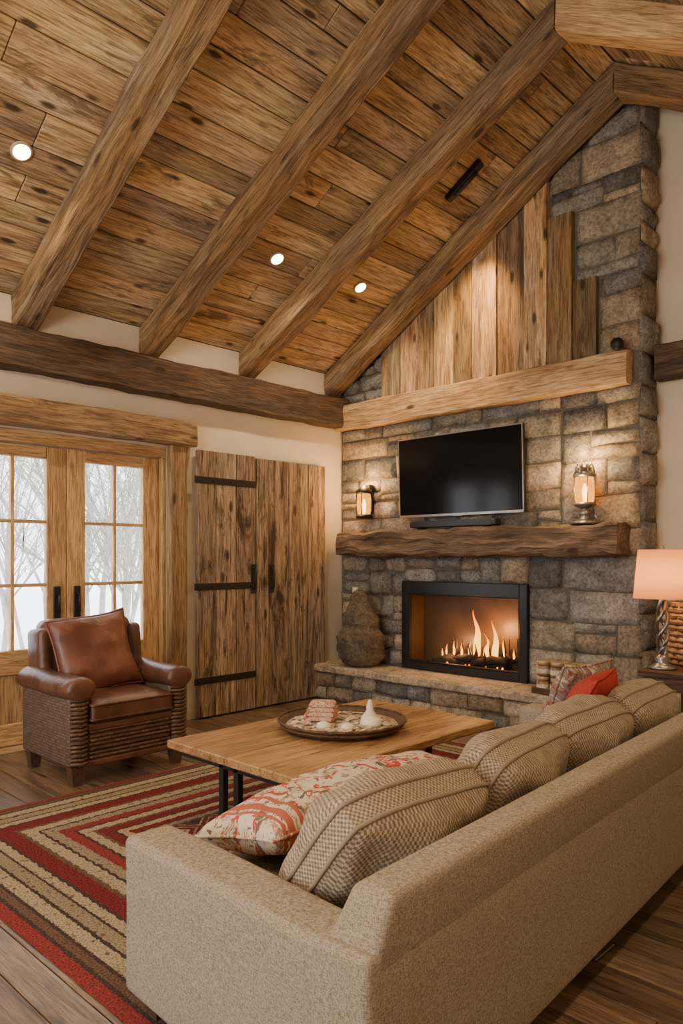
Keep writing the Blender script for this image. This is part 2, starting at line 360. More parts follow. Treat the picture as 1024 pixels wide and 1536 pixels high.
def tube(mb,pts,r,n=8,mat=0,t=(1,1,1),closed=False):
    pts=[V3(p) for p in pts]; m=len(pts); vs=[];fs=[]
    if not isinstance(r,(list,tuple)): r=[r]*m
    for i,p in enumerate(pts):
        if closed: d=pts[(i+1)%m]-pts[i-1]
        else: d=pts[min(i+1,m-1)]-pts[max(i-1,0)]
        d.normalize(); ref=V3((0,0,1)) if abs(d.z)<.9 else V3((1,0,0))
        a=d.cross(ref).normalized(); b=d.cross(a)
        for j in range(n):
            an=2*math.pi*j/n; vs.append(p+a*(r[i]*math.cos(an))+b*(r[i]*math.sin(an)))
    for i in range(m if closed else m-1):
        i2=(i+1)%m
        for j in range(n): fs.append([i*n+j,i*n+(j+1)%n,i2*n+(j+1)%n,i2*n+j])
    if not closed: fs.append(list(range(n))); fs.append([(m-1)*n+j for j in range(n)])
    mb.add(vs,fs,None,t,mat,True)
def pillow(mb,w,h,t,mtx,n=18,ex=.4,pinch=.06,wr=.012,mat=0,pipe=0,pmat=0,edge=0.0,rnd=0.0):
    sd=roff(); vs=[];gc=[];idx={}
    def P(i,j,s):
        u=-1+2*i/n; v=-1+2*j/n
        u=math.sin(u*math.pi/2)*.35+u*.65; v=math.sin(v*math.pi/2)*.35+v*.65
        x=w/2*u*(1-pinch*(1-v*v)*abs(u))*(1-rnd*v**4); y=h/2*v*(1-pinch*(1-u*u)*abs(v))*(1-rnd*u**4*.8)
        k=(max(0,(1-abs(u)**2.5))*max(0,(1-abs(v)**2.5)))**ex
        z=s*(t/2*k+edge)
        q=V3((x*5,y*5,s*2))+sd; z+=noise.noise(q)*wr*k*s+noise.noise(q*2.3)*wr*.5*k*s
        x+=noise.noise(V3((x*3,y*3,7))+sd)*wr*.6; y+=noise.noise(V3((x*3,y*3,3))+sd)*wr*.6
        return V3((x,y,z)),V3((w/2*u,h/2*v,0))
    for s in(1,-1):
        for i in range(n+1):
            for j in range(n+1):
                if s==-1 and edge==0 and (i in(0,n) or j in(0,n)): idx[(i,j,s)]=idx[(i,j,1)]; continue
                p,g=P(i,j,s); idx[(i,j,s)]=len(vs); vs.append(p); gc.append(g)
    fs=[]
    for s in(1,-1):
        for i in range(n):
            for j in range(n):
                q=[idx[(i,j,s)],idx[(i+1,j,s)],idx[(i+1,j+1,s)],idx[(i,j+1,s)]]
                fs.append(q if s==1 else q[::-1])
    ring=[(i,0) for i in range(n)]+[(n,j) for j in range(n)]+[(i,n) for i in range(n,0,-1)]+[(0,j) for j in range(n,0,-1)]
    if edge>0:
        o=len(vs); per=0
        for k in range(len(ring)+1):
            a=ring[k%len(ring)]; p1=vs[idx[(*a,1)]]; p2=vs[idx[(*a,-1)]]
            if k: per+=(p1-lp_).length
            lp_=p1
            vs.append(p1.copy()); gc.append(V3((per,0,0))); vs.append(p2.copy()); gc.append(V3((per,2*edge,0)))
        for k in range(len(ring)): fs.append([o+2*k,o+2*k+1,o+2*k+3,o+2*k+2])
    mb.add(vs,fs,gc,(1,1,1),mat,True,mtx)
    if pipe:
        for s in ((1,-1) if edge>0 else (1,)):
            pts=[mtx@vs[idx[(*a,s)]] for a in ring]; tube(mb,pts,pipe,6,pmat,closed=True)
def rbox(name,parent,a,b,r,mat,segs=4,sub=0,wr=0,rot=None,taper=None,pivot=None,angz=0):
    a=V3(a);b=V3(b); c=(a+b)/2; s=b-a
    bm=bmesh.new(); bmesh.ops.create_cube(bm,size=1); bmesh.ops.scale(bm,vec=s,verts=bm.verts)
    if taper:
        for v in bm.verts: taper(v,s)
    bmesh.ops.bevel(bm,geom=list(bm.edges),offset=r,segments=segs,profile=.5,affect='EDGES')
    if sub:
        for _ in range(sub):
            ed=[e for e in bm.edges if e.calc_length()>.10]
            if ed: bmesh.ops.subdivide_edges(bm,edges=ed,cuts=1,use_grid_fill=True)
    if wr:
        sd=roff(); bm.normal_update()
        for v in bm.verts: v.co+=v.normal*noise.noise(v.co*4+sd)*wr
    for f in bm.faces: f.smooth=True
    me=bpy.data.meshes.new(name); bm.to_mesh(me); bm.free(); me.materials.append(M[mat])
    ob=bpy.data.objects.new(name,me); bpy.context.scene.collection.objects.link(ob); ob.location=c
    if rot: ob.rotation_euler=rot
    if pivot is not None:
        Rz=Matrix.Rotation(angz,3,'Z'); pv=V3(pivot); ob.location=pv+Rz@(c-pv); ob.rotation_euler=(0,0,angz)
    if parent: ob.parent=parent
    return ob
def light(kind,name,loc,energy,col,parent=None,**k):
    l=bpy.data.lights.new(name,kind); l.energy=energy; l.color=col
    for a,b in k.items():
        if a!='rot': setattr(l,a,b)
    o=bpy.data.objects.new(name,l); bpy.context.scene.collection.objects.link(o); o.location=loc
    if 'rot' in k: o.rotation_euler=k['rot']
    if parent: o.parent=parent
    return o

# ---------------------------------------------------------------- constants
CX,CY,CZ=5.42,-5.61,1.4
F=1112.0; YAW=math.radians(44); HOR=838
fw=V3((-math.sin(YAW),math.cos(YAW),0)); rg=V3((math.cos(YAW),math.sin(YAW),0))
def X0(px,y=0.0):
    p=(px-512)/F; d=fw+rg*p; t=(y-CY)/d.y; return CX+t*d.x
SL=.59; EZ=3.30; RX=3.05; RZ=EZ+SL*RX; XR=2*RX
Y0,Y1=-8.5,.30
def cz(x): return EZ+SL*x if x<=RX else EZ+SL*(XR-x)

# ---------------------------------------------------------------- floor
mb=MB(); y=Y0
while y<Y1:
    w=random.choice([.13,.16,.19]); w=min(w,Y1-y); x=-.0
    while x<XR:
        l=min(random.uniform(1.2,2.6),XR-x)
        if w>.02: cbox(mb,(x+l/2,y+w/2,-.015),(l-.003,w-.004,.03),ch=.003,grain=0,t=rt(.7,1.3,.06))
        x+=l
    y+=w
fl=mb.build('floor','floor')
mb=MB(); bx(mb,(-.2,Y0-.2,-.2),(XR+.2,Y1+.2,-.031)); mb.build('floor_slab','roof')

# ---------------------------------------------------------------- walls
DY0,DY1,DZ=-3.83,-2.13,2.34
mb=MB()
bx(mb,(-.18,Y0,0),(0,DY0,EZ),ch=0.0005); bx(mb,(-.18,DY1,0),(0,Y1+.15,EZ),ch=0.0005); bx(mb,(-.18,DY0,DZ),(0,DY1,EZ),ch=0.0005)
mb.build('wall_left','plaster')
def gable(name,y0,y1,holes=()):
    mb=MB()
    def prism(pts):
        n=len(pts); vs=[(x,y0,z) for x,z in pts]+[(x,y1,z) for x,z in pts]
        fs=[list(range(n)),list(range(n,2*n))]+[[i,(i+1)%n,(i+1)%n+n,i+n] for i in range(n)]
        mb.add(vs,fs)
    if not holes: prism([(0,0),(XR,0),(XR,EZ),(RX,RZ),(0,EZ)])
    else:
        (a,b,c,d)=holes
        prism([(0,0),(a,0),(a,EZ),(0,EZ)]);prism([(b,0),(XR,0),(XR,EZ),(b,EZ)]);prism([(a,0),(b,0),(b,c),(a,c)]);prism([(a,d),(b,d),(b,EZ),(a,EZ)]);prism([(0,EZ),(XR,EZ),(RX,RZ)])
    return mb.build(name,'plaster')
gable('wall_fireplace',Y1,Y1+.15)
gable('wall_rear',Y0-.15,Y0,(1.0,5.1,.5,2.7))
mb=MB(); bx(mb,(XR,Y0,0),(XR+.18,Y1+.15,EZ),ch=.0005)
mb.build('wall_right','plaster')
def window(name,p0,p1,axis,nx,nz):
    mb=MB(); z0,z1=p0[2],p1[2]; a,b=p0[axis],p1[axis]; o=1-axis; c=p0[o]
    def bb(u0,u1,w0,w1,d=.05):
        lo=[0,0,w0];hi=[0,0,w1]; lo[axis]=u0;hi[axis]=u1; lo[o]=c-d/2;hi[o]=c+d/2; bx(mb,lo,hi,grain=2 if (w1-w0)>(u1-u0) else axis,t=rt(.9,1.1))
    for i in range(nx+1):
        u=a+(b-a)*i/nx; k=.05 if i in(0,nx) else .025; bb(u-k if i else u,u+k if i<nx else u,z0,z1)
    for j in range(nz+1):
        w=z0+(z1-z0)*j/nz; k=.05 if j in(0,nz) else .02; bb(a,b,w-k if j else w,w+k if j<nz else w,.045)
    mb.build(name,'door')
window('added_rear_window',(1.0,Y0-.07,.5),(5.1,Y0-.07,2.7),0,5,2)  # unseen rear window, added to let in daylight as fill

# ---------------------------------------------------------------- ceiling
def slope_boards(side):
    mb=MB(); ang=math.atan(SL); Ls=RX/math.cos(ang); s=0
    while s<Ls:
        w=random.choice([.17,.20,.23]); w=min(w,Ls-s); y=Y0
        while y<Y1:
            l=min(random.uniform(2.2,5.0),Y1-y)
            if w>.02:
                sc=s+w/2; x=sc*math.cos(ang); z=EZ+sc*math.sin(ang)
                nx,nz=-math.sin(ang),math.cos(ang)
                x+=nx*.0125;z+=nz*.0125
                R=Matrix.Rotation(-ang,3,'Y')
                if side: x=XR-x; R=Matrix.Rotation(ang,3,'Y')
                cbox(mb,(x,y+l/2,z),(w-.008,l-.005,.025),R=R,ch=.005,grain=1,t=rt(.62,1.2,.05))
            y+=l
        s+=w
    return mb
a=slope_boards(0); b=slope_boards(1)
o=len(a.V); a.V+=b.V;a.G+=b.G;a.T+=b.T;a.MI+=b.MI;a.S+=b.S;a.F+=[[i+o for i in f] for f in b.F]
a.build('ceiling','ceil')
mb=MB()
pts=[(-.4,EZ-.4*SL+.045),(RX,RZ+.045),(XR+.4,EZ-.4*SL+.045),(XR+.4,EZ-.4*SL+.2),(RX,RZ+.2),(-.4,EZ-.4*SL+.2)]
vs=[(x,Y0-.3,z) for x,z in pts]+[(x,Y1+.3,z) for x,z in pts]
mb.add(vs,[[0,1,7,6],[1,2,8,7],[2,3,9,8],[3,4,10,9],[4,5,11,10],[5,0,6,11],[0,5,4,1],[1,4,3,2],[6,7,10,11],[7,8,9,10]])
mb.build('roof','roof')
RW,RH=.19,.235
for i,(yy,dy) in enumerate([(-.16,0),(-1.27,.22),(-2.30,.22),(-3.33,.12),(-4.40,0),(-5.4,0),(-6.4,0),(-7.4,0)]):
    r=E('ceiling_rafter',(0,yy,0))
    mb=MB(); beam(mb,(.012,0,EZ+SL*.012-RH/2-.004),(RX-.002,dy,RZ-RH/2-.004),RW,RH,(0,1,0),(0,0,1),amp=.018,t=rt(.95,1.15)); mb.build('west_leg','rafter',r,sharp=30)
    mb=MB(); beam(mb,(RX+.002,dy,RZ-RH/2-.004),(XR-.012,dy,EZ+SL*.012-RH/2-.004),RW,RH,(0,1,0),(0,0,1),amp=.018,t=rt(.95,1.15)); mb.build('east_leg','rafter' if i!=1 else 'lbeam',r,sharp=30)
mb=MB(); beam(mb,(.075,Y0+.02,2.895),(.075,-.03,2.895),.15,.30,(1,0,0),(0,0,1),amp=.014); mb.build('trim_1','dbeam',sharp=30)
mb=MB(); beam(mb,(3.19,.225,2.91),(XR-.02,.225,2.91),.14,.27,(0,1,0),(0,0,1),amp=.012); mb.build('trim_2','dbeam',sharp=30)

# ---------------------------------------------------------------- french doors
mb=MB(); beam(mb,(.055,-4.15,2.46),(.055,-1.885,2.46),.11,.205,(1,0,0),(0,0,1),amp=.01,endr=.06)
beam(mb,(.035,-2.045,0.002),(.035,-2.045,2.355),.07,.17,(1,0,0),(0,1,0),amp=.008)
beam(mb,(.035,-3.915,0.002),(.035,-3.915,2.355),.07,.17,(1,0,0),(0,1,0),amp=.008)
mb.build('trim_3','casing',sharp=30)
mb=MB()
bx(mb,(-.16,DY0,2.25),(-.0,DY1,2.34),grain=1); bx(mb,(-.16,DY0,0),(-.0,DY0+.04,2.25),grain=2); bx(mb,(-.16,DY1-.04,0),(-.0,DY1,2.25),grain=2); bx(mb,(-.16,DY0+.04,0),(0,DY1-.04,.03),grain=1)
mb.build('trim_4','door')
def fdoor(name,y0,y1,handle_y):
    d=E(name,(0,0,0)); mb=MB(); xa,xb=-.10,-.05; zb,zt=.035,2.245
    g0,g1=y0+.15,y1-.15
    if handle_y>((y0+y1)/2): g1=y1-.155
    def B(a,b,g): bx(mb,(xa,a[0],a[1]),(xb,b[0],b[1]),grain=g,t=rt(.9,1.12),ch=.006)
    B((y0,zb),(g0,zt),2);B((g1,zb),(y1,zt),2);B((g0,2.15),(g1,zt),1);B((g0,.55),(g1,.73),1);B((g0,zb),(g1,.2),1)
    bx(mb,(xa+.015,g0,.2),(xb-.015,g1,.55),grain=2,t=rt(.8,.95))
    gm=(g0+g1)/2; bx(mb,(xa+.01,gm-.013,.73),(xb-.003,gm+.013,2.15),grain=2,t=(1.05,1.05,1.05))
    for k in(1,2):
        z=.73+(2.15-.73)*k/3; bx(mb,(xa+.012,g0,z-.013),(xb-.005,g1,z+.013),grain=1,t=(1.05,1.05,1.05))
    mb.build('frame',['door'],d)
    mb=MB(); bx(mb,(-.078,g0,.73),(-.074,g1,2.15),ch=.0002); mb.build('glass_panes','glass',d)
    mb=MB(); bx(mb,(xb,handle_y-.028,.90),(xb+.012,handle_y+.028,1.19),ch=.004); tube(mb,[(xb+.01,handle_y,1.0),(xb+.05,handle_y,1.0),(xb+.05,handle_y+.0,1.12),(xb+.01,handle_y,1.12)],.009); 
    mb.build('handle','iron',d)
fdoor('door_1',-3.79,-2.982,-3.06); fdoor('door_2',-2.978,-2.17,-2.90)

# ---------------------------------------------------------------- barn doors
bd=E('barn_door',(0,0,0)); mb=MB()
ys=[-1.86,-1.665,-1.44,-1.215]; 
for a,b in zip(ys[:-1],ys[1:]): bx(mb,(.03,a+.002,.015),(.075,b-.002,2.345),grain=2,t=rt(.85,1.15,.05),ch=.006)
for a in (.35,1.15,2.05): bx(mb,(.004,-1.84,a),(.03,-1.23,a+.14),grain=1,t=(.6,.6,.6))
mb.build('boards','barn',bd)
mb=MB()
for z in(.335,1.155,2.085): bx(mb,(.075,-1.90,z-.03),(.083,-1.222,z+.03),ch=.003)
for z in(.335,1.155,2.085):
    for y in(-1.85,-1.7,-1.5,-1.28): lathe(mb,[(.012,0),(.010,.005),(.002,.008)],n=8,mtx=Matrix.Translation((.083,y,z))@Matrix.Rotation(math.pi/2,4,'Y'))
mb.build('strap_hinges','iron',bd)
def pull(par,y):
    mb=MB(); bx(mb,(.076,y-.032,1.08),(.084,y+.032,1.35),ch=.003); tube(mb,[(.08,y,1.12),(.115,y,1.13),(.118,y,1.21),(.115,y,1.30),(.08,y,1.31)],.009); mb.build('pull_handle','iron',par)
pull(bd,-1.175-.075)
bd2=E('barn_door',(0,0,0)); mb=MB(); ys=[-1.205,-1.05,-.80,-.54,-.30]
for a,b in zip(ys[:-1],ys[1:]): bx(mb,(.028,a+.002,.015),(.068,b-.002,2.335),grain=2,t=rt(.8,1.1,.05),ch=.006)
for a in (.35,1.15,2.05): bx(mb,(.004,-1.18,a),(.028,-.32,a+.14),grain=1,t=(.6,.6,.6))
mb.build('boards','barn',bd2); pull(bd2,-1.03)

# ---------------------------------------------------------------- stone fireplace
FX0,FX1,FZ0,FZ1=.866,2.205,.35,1.175
SX=3.15
PAL=[(.36,.315,.25),(.29,.275,.245),(.45,.38,.285),(.24,.23,.215),(.48,.385,.265),(.33,.305,.26),(.40,.345,.265),(.19,.185,.18),(.31,.30,.28),(.53,.425,.30),(.27,.26,.24),(.38,.36,.33)]
def patch(mb,o,u,v,n,w,h,dep,col,rd=0.0):
    nu=max(3,int(w/.045)); nv=max(3,int(h/.045)); sd=roff(); vs=[];fs=[]
    if rd: nu=max(nu,7); nv=max(nv,7)
    tiltu=random.uniform(-.016,.016); tiltv=random.uniform(-.014,.014); dd=dep*random.uniform(.5,1.5)
    cj=[[(random.uniform(-.014,.014),random.uniform(-.012,.012)) for _ in range(2)] for _ in range(2)]
    for i in range(nu+1):
        for j in range(nv+1):
            a=i/nu;b=j/nv
            e=min(a*w,(1-a)*w,b*h,(1-b)*h); k=min(1,e/(.018+.03*(rd>0)))
            k=math.sqrt(1-(1-k)**2)
            q=V3((a*w*6,b*h*6,0))+sd
            z=dd*(.25+.75*k)+k*(noise.noise(q)*.02+noise.noise(q*3)*.008+tiltu*(a-.5)*2+tiltv*(b-.5)*2)
            ju=noise.noise(q*.7+V3((9,9,9)))*.010*(1 if i in(0,nu) else .3); jv=noise.noise(q*.7+V3((3,8,1)))*.010*(1 if j in(0,nv) else .3)
            for ii,wa in((0,1-a),(1,a)):
                for jj,wb in((0,1-b),(1,b)): ju+=cj[ii][jj][0]*wa*wb; jv+=cj[ii][jj][1]*wa*wb
            if rd:
                ca=2*a-1; cb_=2*b-1
                ju-=ca*w/2*rd*cb_*cb_*abs(ca); jv-=cb_*h/2*rd*ca*ca*abs(cb_)
            vs.append(o+u*(a*w+ju)+v*(b*h+jv)+n*z)
    W=nv+1
    for i in range(nu):
        for j in range(nv): fs.append([i*W+j,(i+1)*W+j,(i+1)*W+j+1,i*W+j+1])
    ring=[(i,0) for i in range(nu)]+[(nu,j) for j in range(nv)]+[(i,nv) for i in range(nu,0,-1)]+[(0,j) for j in range(nv,0,-1)]
    m=len(vs); vs+= [vs[i*W+j]-n*(dep*.6) for i,j in ring]
    for k in range(len(ring)):
        a=ring[k];b=ring[(k+1)%len(ring)]; k2=(k+1)%len(ring)
        fs.append([a[0]*W+a[1],m+k,m+k2,b[0]*W+b[1]])
    mb.add(vs,fs,None,col,0,True)
def rcol():
    c=random.choice(PAL); k=random.uniform(.75,1.25); return tuple(x*k for x in c)
def stones(mb,o,u,v,n,W,H,hmin=.11,hmax=.2,wmin=.16,wmax=.5,dep=.03,topf=None,gap=.012,split=.35,rnd=0.0):
    z=0
    while z<H-.02:
        h=random.uniform(hmin,hmax)
        if H-z-h<hmin*.6: h=H-z
        x=0
        while x<W-.01:
            w=random.uniform(wmin,wmax)
            if W-x-w<wmin*.7: w=W-x
            hh=h
            ok=True
            rd=random.uniform(.12,.3) if random.random()<rnd else 0
            if topf:
                lim=topf(x)-z
                if lim<.05: ok=False
                hh=min(h,lim)
            if ok:
                if hh>.16 and random.random()<split:
                    k=hh*random.uniform(.3,.7)
                    if random.random()<.5 and w>.3:
                        k2=w*random.uniform(.35,.65)
                        patch(mb,o+u*(x+gap/2)+v*(z+gap/2),u,v,n,w-gap,k-gap,dep,rcol(),rd)
                        patch(mb,o+u*(x+gap/2)+v*(z+k+gap/2),u,v,n,k2-gap,hh-k-gap,dep,rcol(),rd); patch(mb,o+u*(x+k2+gap/2)+v*(z+k+gap/2),u,v,n,w-k2-gap,hh-k-gap,dep,rcol(),rd)
                    else:
                        patch(mb,o+u*(x+gap/2)+v*(z+gap/2),u,v,n,w-gap,k-gap,dep,rcol(),rd); patch(mb,o+u*(x+gap/2)+v*(z+k+gap/2),u,v,n,w-gap,hh-k-gap,dep,rcol(),rd)
                else: patch(mb,o+u*(x+gap/2)+v*(z+gap/2),u,v,n,w-gap,hh-gap,dep,rcol(),rd)
            x+=w
        z+=h
fp=E('stone_fireplace',(0,0,0)); mb=MB(); U=V3((1,0,0));Z=V3((0,0,1));NY=V3((0,-1,0))
def reg(x0,x1,z0,z1,**k): stones(mb,V3((x0,0,z0)),U,Z,NY,x1-x0,z1-z0,**k)
reg(0.01,FX0,.36,1.42,hmin=.14,hmax=.24,wmin=.14,wmax=.42,rnd=.3); reg(FX1,SX,.36,1.42,hmin=.2,hmax=.3,wmin=.22,wmax=.5,split=.25,rnd=.1); reg(FX0,FX1,FZ1,1.42,hmin=.2,hmax=.25,wmin=.15,wmax=.4,rnd=.25)
reg(0.01,2.5,1.42,2.74,hmin=.12,hmax=.23,wmin=.25,wmax=.65,split=.5)
reg(2.5,SX,1.42,2.74,hmin=.18,hmax=.28,wmin=.25,wmax=.45,split=.25)
def rk(x0,z0): return lambda x: cz(x0+x)-.06-z0
reg(.01,.6,2.98,3.75,topf=rk(.01,2.98),hmin=.12,hmax=.18,wmin=.18,wmax=.35)
reg(2.83,SX,2.98,3.62,hmin=.2,hmax=.32,wmin=.32,wmax=.5,split=.1)
reg(2.625,SX,3.62,4.19,hmin=.2,hmax=.3,wmin=.24,wmax=.45,split=.1)
reg(2.405,SX,4.19,5.07,topf=lambda x: cz(2.405+x if x+2.405<2.9 else 3.1)-.05-4.19,hmin=.2,hmax=.3,wmin=.24,wmax=.45,split=.1)
stones(mb,V3((SX,0.0,.0)),V3((0,1,0)),Z,V3((1,0,0)),.295,4.98,hmin=.18,hmax=.32,wmin=.3,wmax=.5,split=.15)
mb.build('stones','stone',fp)
mb=MB()
yb=.298
def mo(x0,x1,z0,z1,ya=.004): bx(mb,(x0,ya,z0),(x1,yb,z1),ch=.0005)
mo(.003,FX0,0,1.42);mo(FX1,SX-.004,0,1.42);mo(FX0,FX1,0,FZ0);mo(FX0,FX1,FZ1,1.42);mo(.003,SX-.004,1.42,3.0)
def prism(mb,pts,y0,y1):
    n=len(pts); vs=[(x,y0,z) for x,z in pts]+[(x,y1,z) for x,z in pts]
    mb.add(vs,[list(range(n)),list(range(n,2*n))]+[[i,(i+1)%n,(i+1)%n+n,i+n] for i in range(n)])
prism(mb,[(.003,3.0),(SX-.004,3.0),(SX-.004,cz(SX)-.01),(RX,RZ-.01),(.003,EZ-.01)],.004,yb)
mb.build('mortar_core','mortar',fp)
mb=MB(); HY=-.43; HX=3.25
stones(mb,V3((.01,HY+.03,0.0)),U,Z,NY,HX-.02,.275,hmin=.12,hmax=.15,wmin=.15,wmax=.4)
stones(mb,V3((HX-.03,HY+.03,0.0)),V3((0,1,0)),Z,V3((1,0,0)),.4,.275,hmin=.12,hmax=.15,wmin=.15,wmax=.3)
mb.build('hearth_base_stones','stone',fp)
mb=MB(); bx(mb,(.003,HY+.035,0),(HX-.035,-.0,.275),ch=.001); mb.build('hearth_core','mortar',fp)
mb=MB(); x=.005
for w in(1.15,1.05,HX+.02-2.205): 
    cbox(mb,(x+w/2,(HY-.03+.0)/2,.312),(w-.004,abs(HY-.03),.07),ch=.012,t=rt(1.0,1.1)); x+=w
for i in range(len(mb.T)): mb.T[i]=(.56,.46,.34)
mb.build('hearth_slab','slab',fp)
mb=MB(); pxs=[577,605,632,655,685,713,750,790,825,862,898]; xs=[X0(p) for p in pxs]
tops=[None]*8+[4.19,3.62]
gt=[.9,1.15,.75,1.2,.52,1.1,.56,1.3,.6,.40]
for i in range(10):
    a,b=xs[i]+.004,xs[i+1]-.004
    za=(cz(a)-.02) if tops[i] is None else tops[i]; zb=(cz(b)-.02) if tops[i] is None else tops[i]
    dy=random.uniform(0,.018); off=roff(); y0=-.045-dy
    vs=[(a,y0,2.985),(b,y0,2.985),(b,y0,zb),(a,y0,za),(a,-.0,2.985),(b,-.0,2.985),(b,-.0,zb),(a,-.0,za)]
    k=gt[i]
    mb.add(vs,[[0,1,2,3],[7,6,5,4],[0,4,5,1],[1,5,6,2],[2,6,7,3],[3,7,4,0]],[V3((v[2],v[0],v[1]))+off for v in vs],(k,k*random.uniform(.94,1.03),k*random.uniform(.88,1.05)))
mb.build('gable_boards','gable',fp)
mb=MB(); beam(mb,(.012,-.062,2.85),(3.09,-.062,2.85),.12,.255,(0,1,0),(0,0,1),amp=.012,ch=.012); mb.build('upper_timber','lbeam',fp,sharp=30)
mb=MB(); beam(mb,(.17,-.145,1.545),(3.08,-.145,1.545),.26,.235,(0,1,0),(0,0,1),amp=.028,ch=.022,freq=4,step=.05,endr=.06); mb.build('mantel_shelf','mantel',fp,sharp=35)
mb=MB()
bx(mb,(FX0,.27,FZ0),(FX1,.29,FZ1)); bx(mb,(FX0,.0,FZ0),(FX0+.02,.27,FZ1));bx(mb,(FX1-.02,0,FZ0),(FX1,.27,FZ1));bx(mb,(FX0+.02,0,FZ1-.02),(FX1-.02,.27,FZ1));bx(mb,(FX0+.02,0,FZ0),(FX1-.02,.27,FZ0+.02))
mb.build('firebox_liner','fire_int',fp)
fi=E('gas_fireplace_insert',(0,0,0)); mb=MB()
a,b,c,d=FX0-.01,FX1+.01,FZ0+.0,FZ1+.01
for p,q in(((a,c+.0),(a+.075,d)),((b-.075,c),(b,d)),((a+.075,d-.12),(b-.075,d)),((a+.075,c),(b-.075,c+.07))):
    bx(mb,(p[0],-.05,p[1]),(q[0],-.002,q[1]),ch=.005)
for p,q in(((a+.075,c+.07),(a+.09,d-.12)),((b-.09,c+.07),(b-.075,d-.12)),((a+.09,d-.135),(b-.09,d-.12)),((a+.09,c+.07),(b-.09,c+.085))):
    bx(mb,(p[0],-.042,p[1]),(q[0],-.002,q[1]),ch=.003,mat=1)
mb.build('frame',['black','iron'],fi)
mb=MB()
def logp(p,q,r):
    p=V3(p);q=V3(q); n=8; tube(mb,[p.lerp(q,i/n)+V3((noise.noise(p*9+V3((i,0,0)))*.01,0,noise.noise(p*5+V3((i,3,0)))*.012)) for i in range(n+1)],[r*(1+.15*noise.noise(V3((i*.9,r*99,2)))) for i in range(n+1)],9)
logp((1.2,.10,.43),(2.05,.18,.44),.045);logp((1.3,.2,.47),(1.95,.07,.50),.035);logp((1.15,.19,.43),(1.6,.06,.5),.032);logp((1.6,.06,.46),(2.1,.2,.53),.035); logp((1.1,.14,.42),(1.35,.2,.5),.03)
for k in range(60):
    x=random.uniform(1.05,2.1); y=random.uniform(.05,.24); r=random.uniform(.012,.028); lathe(mb,[(r*.3,-r),(r,-.3*r),(r*.8,.5*r),(r*.2,r)],(x,y,.40+r*.4),n=7)
for k in range(26):
    x=random.uniform(1.25,2.12); y=random.uniform(.05,.22); tube(mb,[(x,y,.42),(x+.01,y,.52),(x+random.uniform(-.02,.02),y,random.uniform(.56,.70))],[.014,.010,.004],6)
bx(mb,(1.0,.04,.372),(2.15,.25,.40))
mb.build('logs','log',fi)
mb=MB()
for k in range(26):
    x=random.uniform(1.25,2.05); y=random.uniform(.05,.2); r=random.uniform(.008,.016); lathe(mb,[(r*.3,-r),(r,0),(r*.2,r)],(x,y,.425),n=6)
mb.build('embers','ember',fi)
mb=MB()
def flame(x,y,z,h,r,mat=0):
    n=14;m=10;vs=[];gc=[];fs=[];sd=random.uniform(0,99)
    for i in range(n+1):
        a=i/n; rr=r*(math.sin(math.pi*min(1,a*.93+.07)**.6))*(1-a*.35)+.001
        ox=noise.noise(V3((a*2.2,sd,0)))*r*2.2*a; oy=noise.noise(V3((a*2.2,sd,9)))*r*.6*a
        for j in range(m):
            t=2*math.pi*j/m; vs.append(V3((x+ox+rr*math.cos(t),y+oy+rr*.6*math.sin(t),z+h*a))); gc.append(V3((0,0,a)))
    for i in range(n):
        for j in range(m): fs.append([i*m+j,i*m+(j+1)%m,(i+1)*m+(j+1)%m,(i+1)*m+j])
    fs.append(list(range(m)));fs.append([n*m+j for j in range(m)]); mb.add(vs,fs,gc,(1,1,1),0,True)
flame(1.60,.12,.47,.46,.042);flame(1.68,.15,.46,.26,.024);flame(1.80,.12,.47,.38,.036);flame(1.73,.1,.5,.18,.018);flame(1.52,.13,.47,.17,.018);flame(1.36,.11,.50,.13,.013);flame(1.90,.12,.5,.14,.014);flame(1.44,.12,.5,.12,.012);flame(1.86,.16,.5,.2,.016);flame(1.28,.1,.5,.10,.010);flame(2.0,.1,.52,.09,.010);flame(1.21,.13,.48,.07,.009);flame(2.06,.14,.5,.08,.009);flame(1.56,.17,.5,.28,.022)
mb.build('flames','flame',fi)
light('POINT','fire_light',(1.8,.13,.75),13,(1,.42,.10),fi,shadow_soft_size=.08)
light('POINT','ember_light',(1.35,.12,.6),6,(1,.5,.18),fi,shadow_soft_size=.05)

# ---------------------------------------------------------------- TV + soundbar
tv=E('wall_mounted_television',(1.545,-.09,2.162),(math.radians(2),0,0)); mb=MB()
w,h=1.34,.745; bx(mb,(-w/2,-.018,-h/2),(w/2,.02,h/2),ch=.004,mat=0); bx(mb,(-w/2+.2,.02,-h/2+.15),(w/2-.2,.075,h/2-.15),ch=.01,mat=0)
for p,q in(((-w/2,-h/2),(w/2,-h/2+.022)),((-w/2,h/2-.010),(w/2,h/2)),((-w/2,-h/2),(-w/2+.010,h/2)),((w/2-.010,-h/2),(w/2,h/2))): bx(mb,(p[0],-.024,p[1]),(q[0],-.0185,q[1]),ch=.001,mat=1)
bx(mb,(-w/2+.010,-.021,-h/2+.022),(w/2-.010,-.0185,h/2-.010),ch=.0005,mat=2); bx(mb,(-.05,-.03,-h/2-.008),(.05,-.015,-h/2+.004),mat=1)
mb.build('panel',['black','silver','screen'],tv)
mb=MB(); bx(mb,(1.07,-.20,1.685),(2.0,-.10,1.745),ch=.012); bx(mb,(1.11,-.204,1.69),(1.96,-.199,1.74),ch=.001); bx(mb,(1.14,-.18,1.674),(1.20,-.12,1.686));bx(mb,(1.86,-.18,1.674),(1.92,-.12,1.686)); mb.build('soundbar','black')

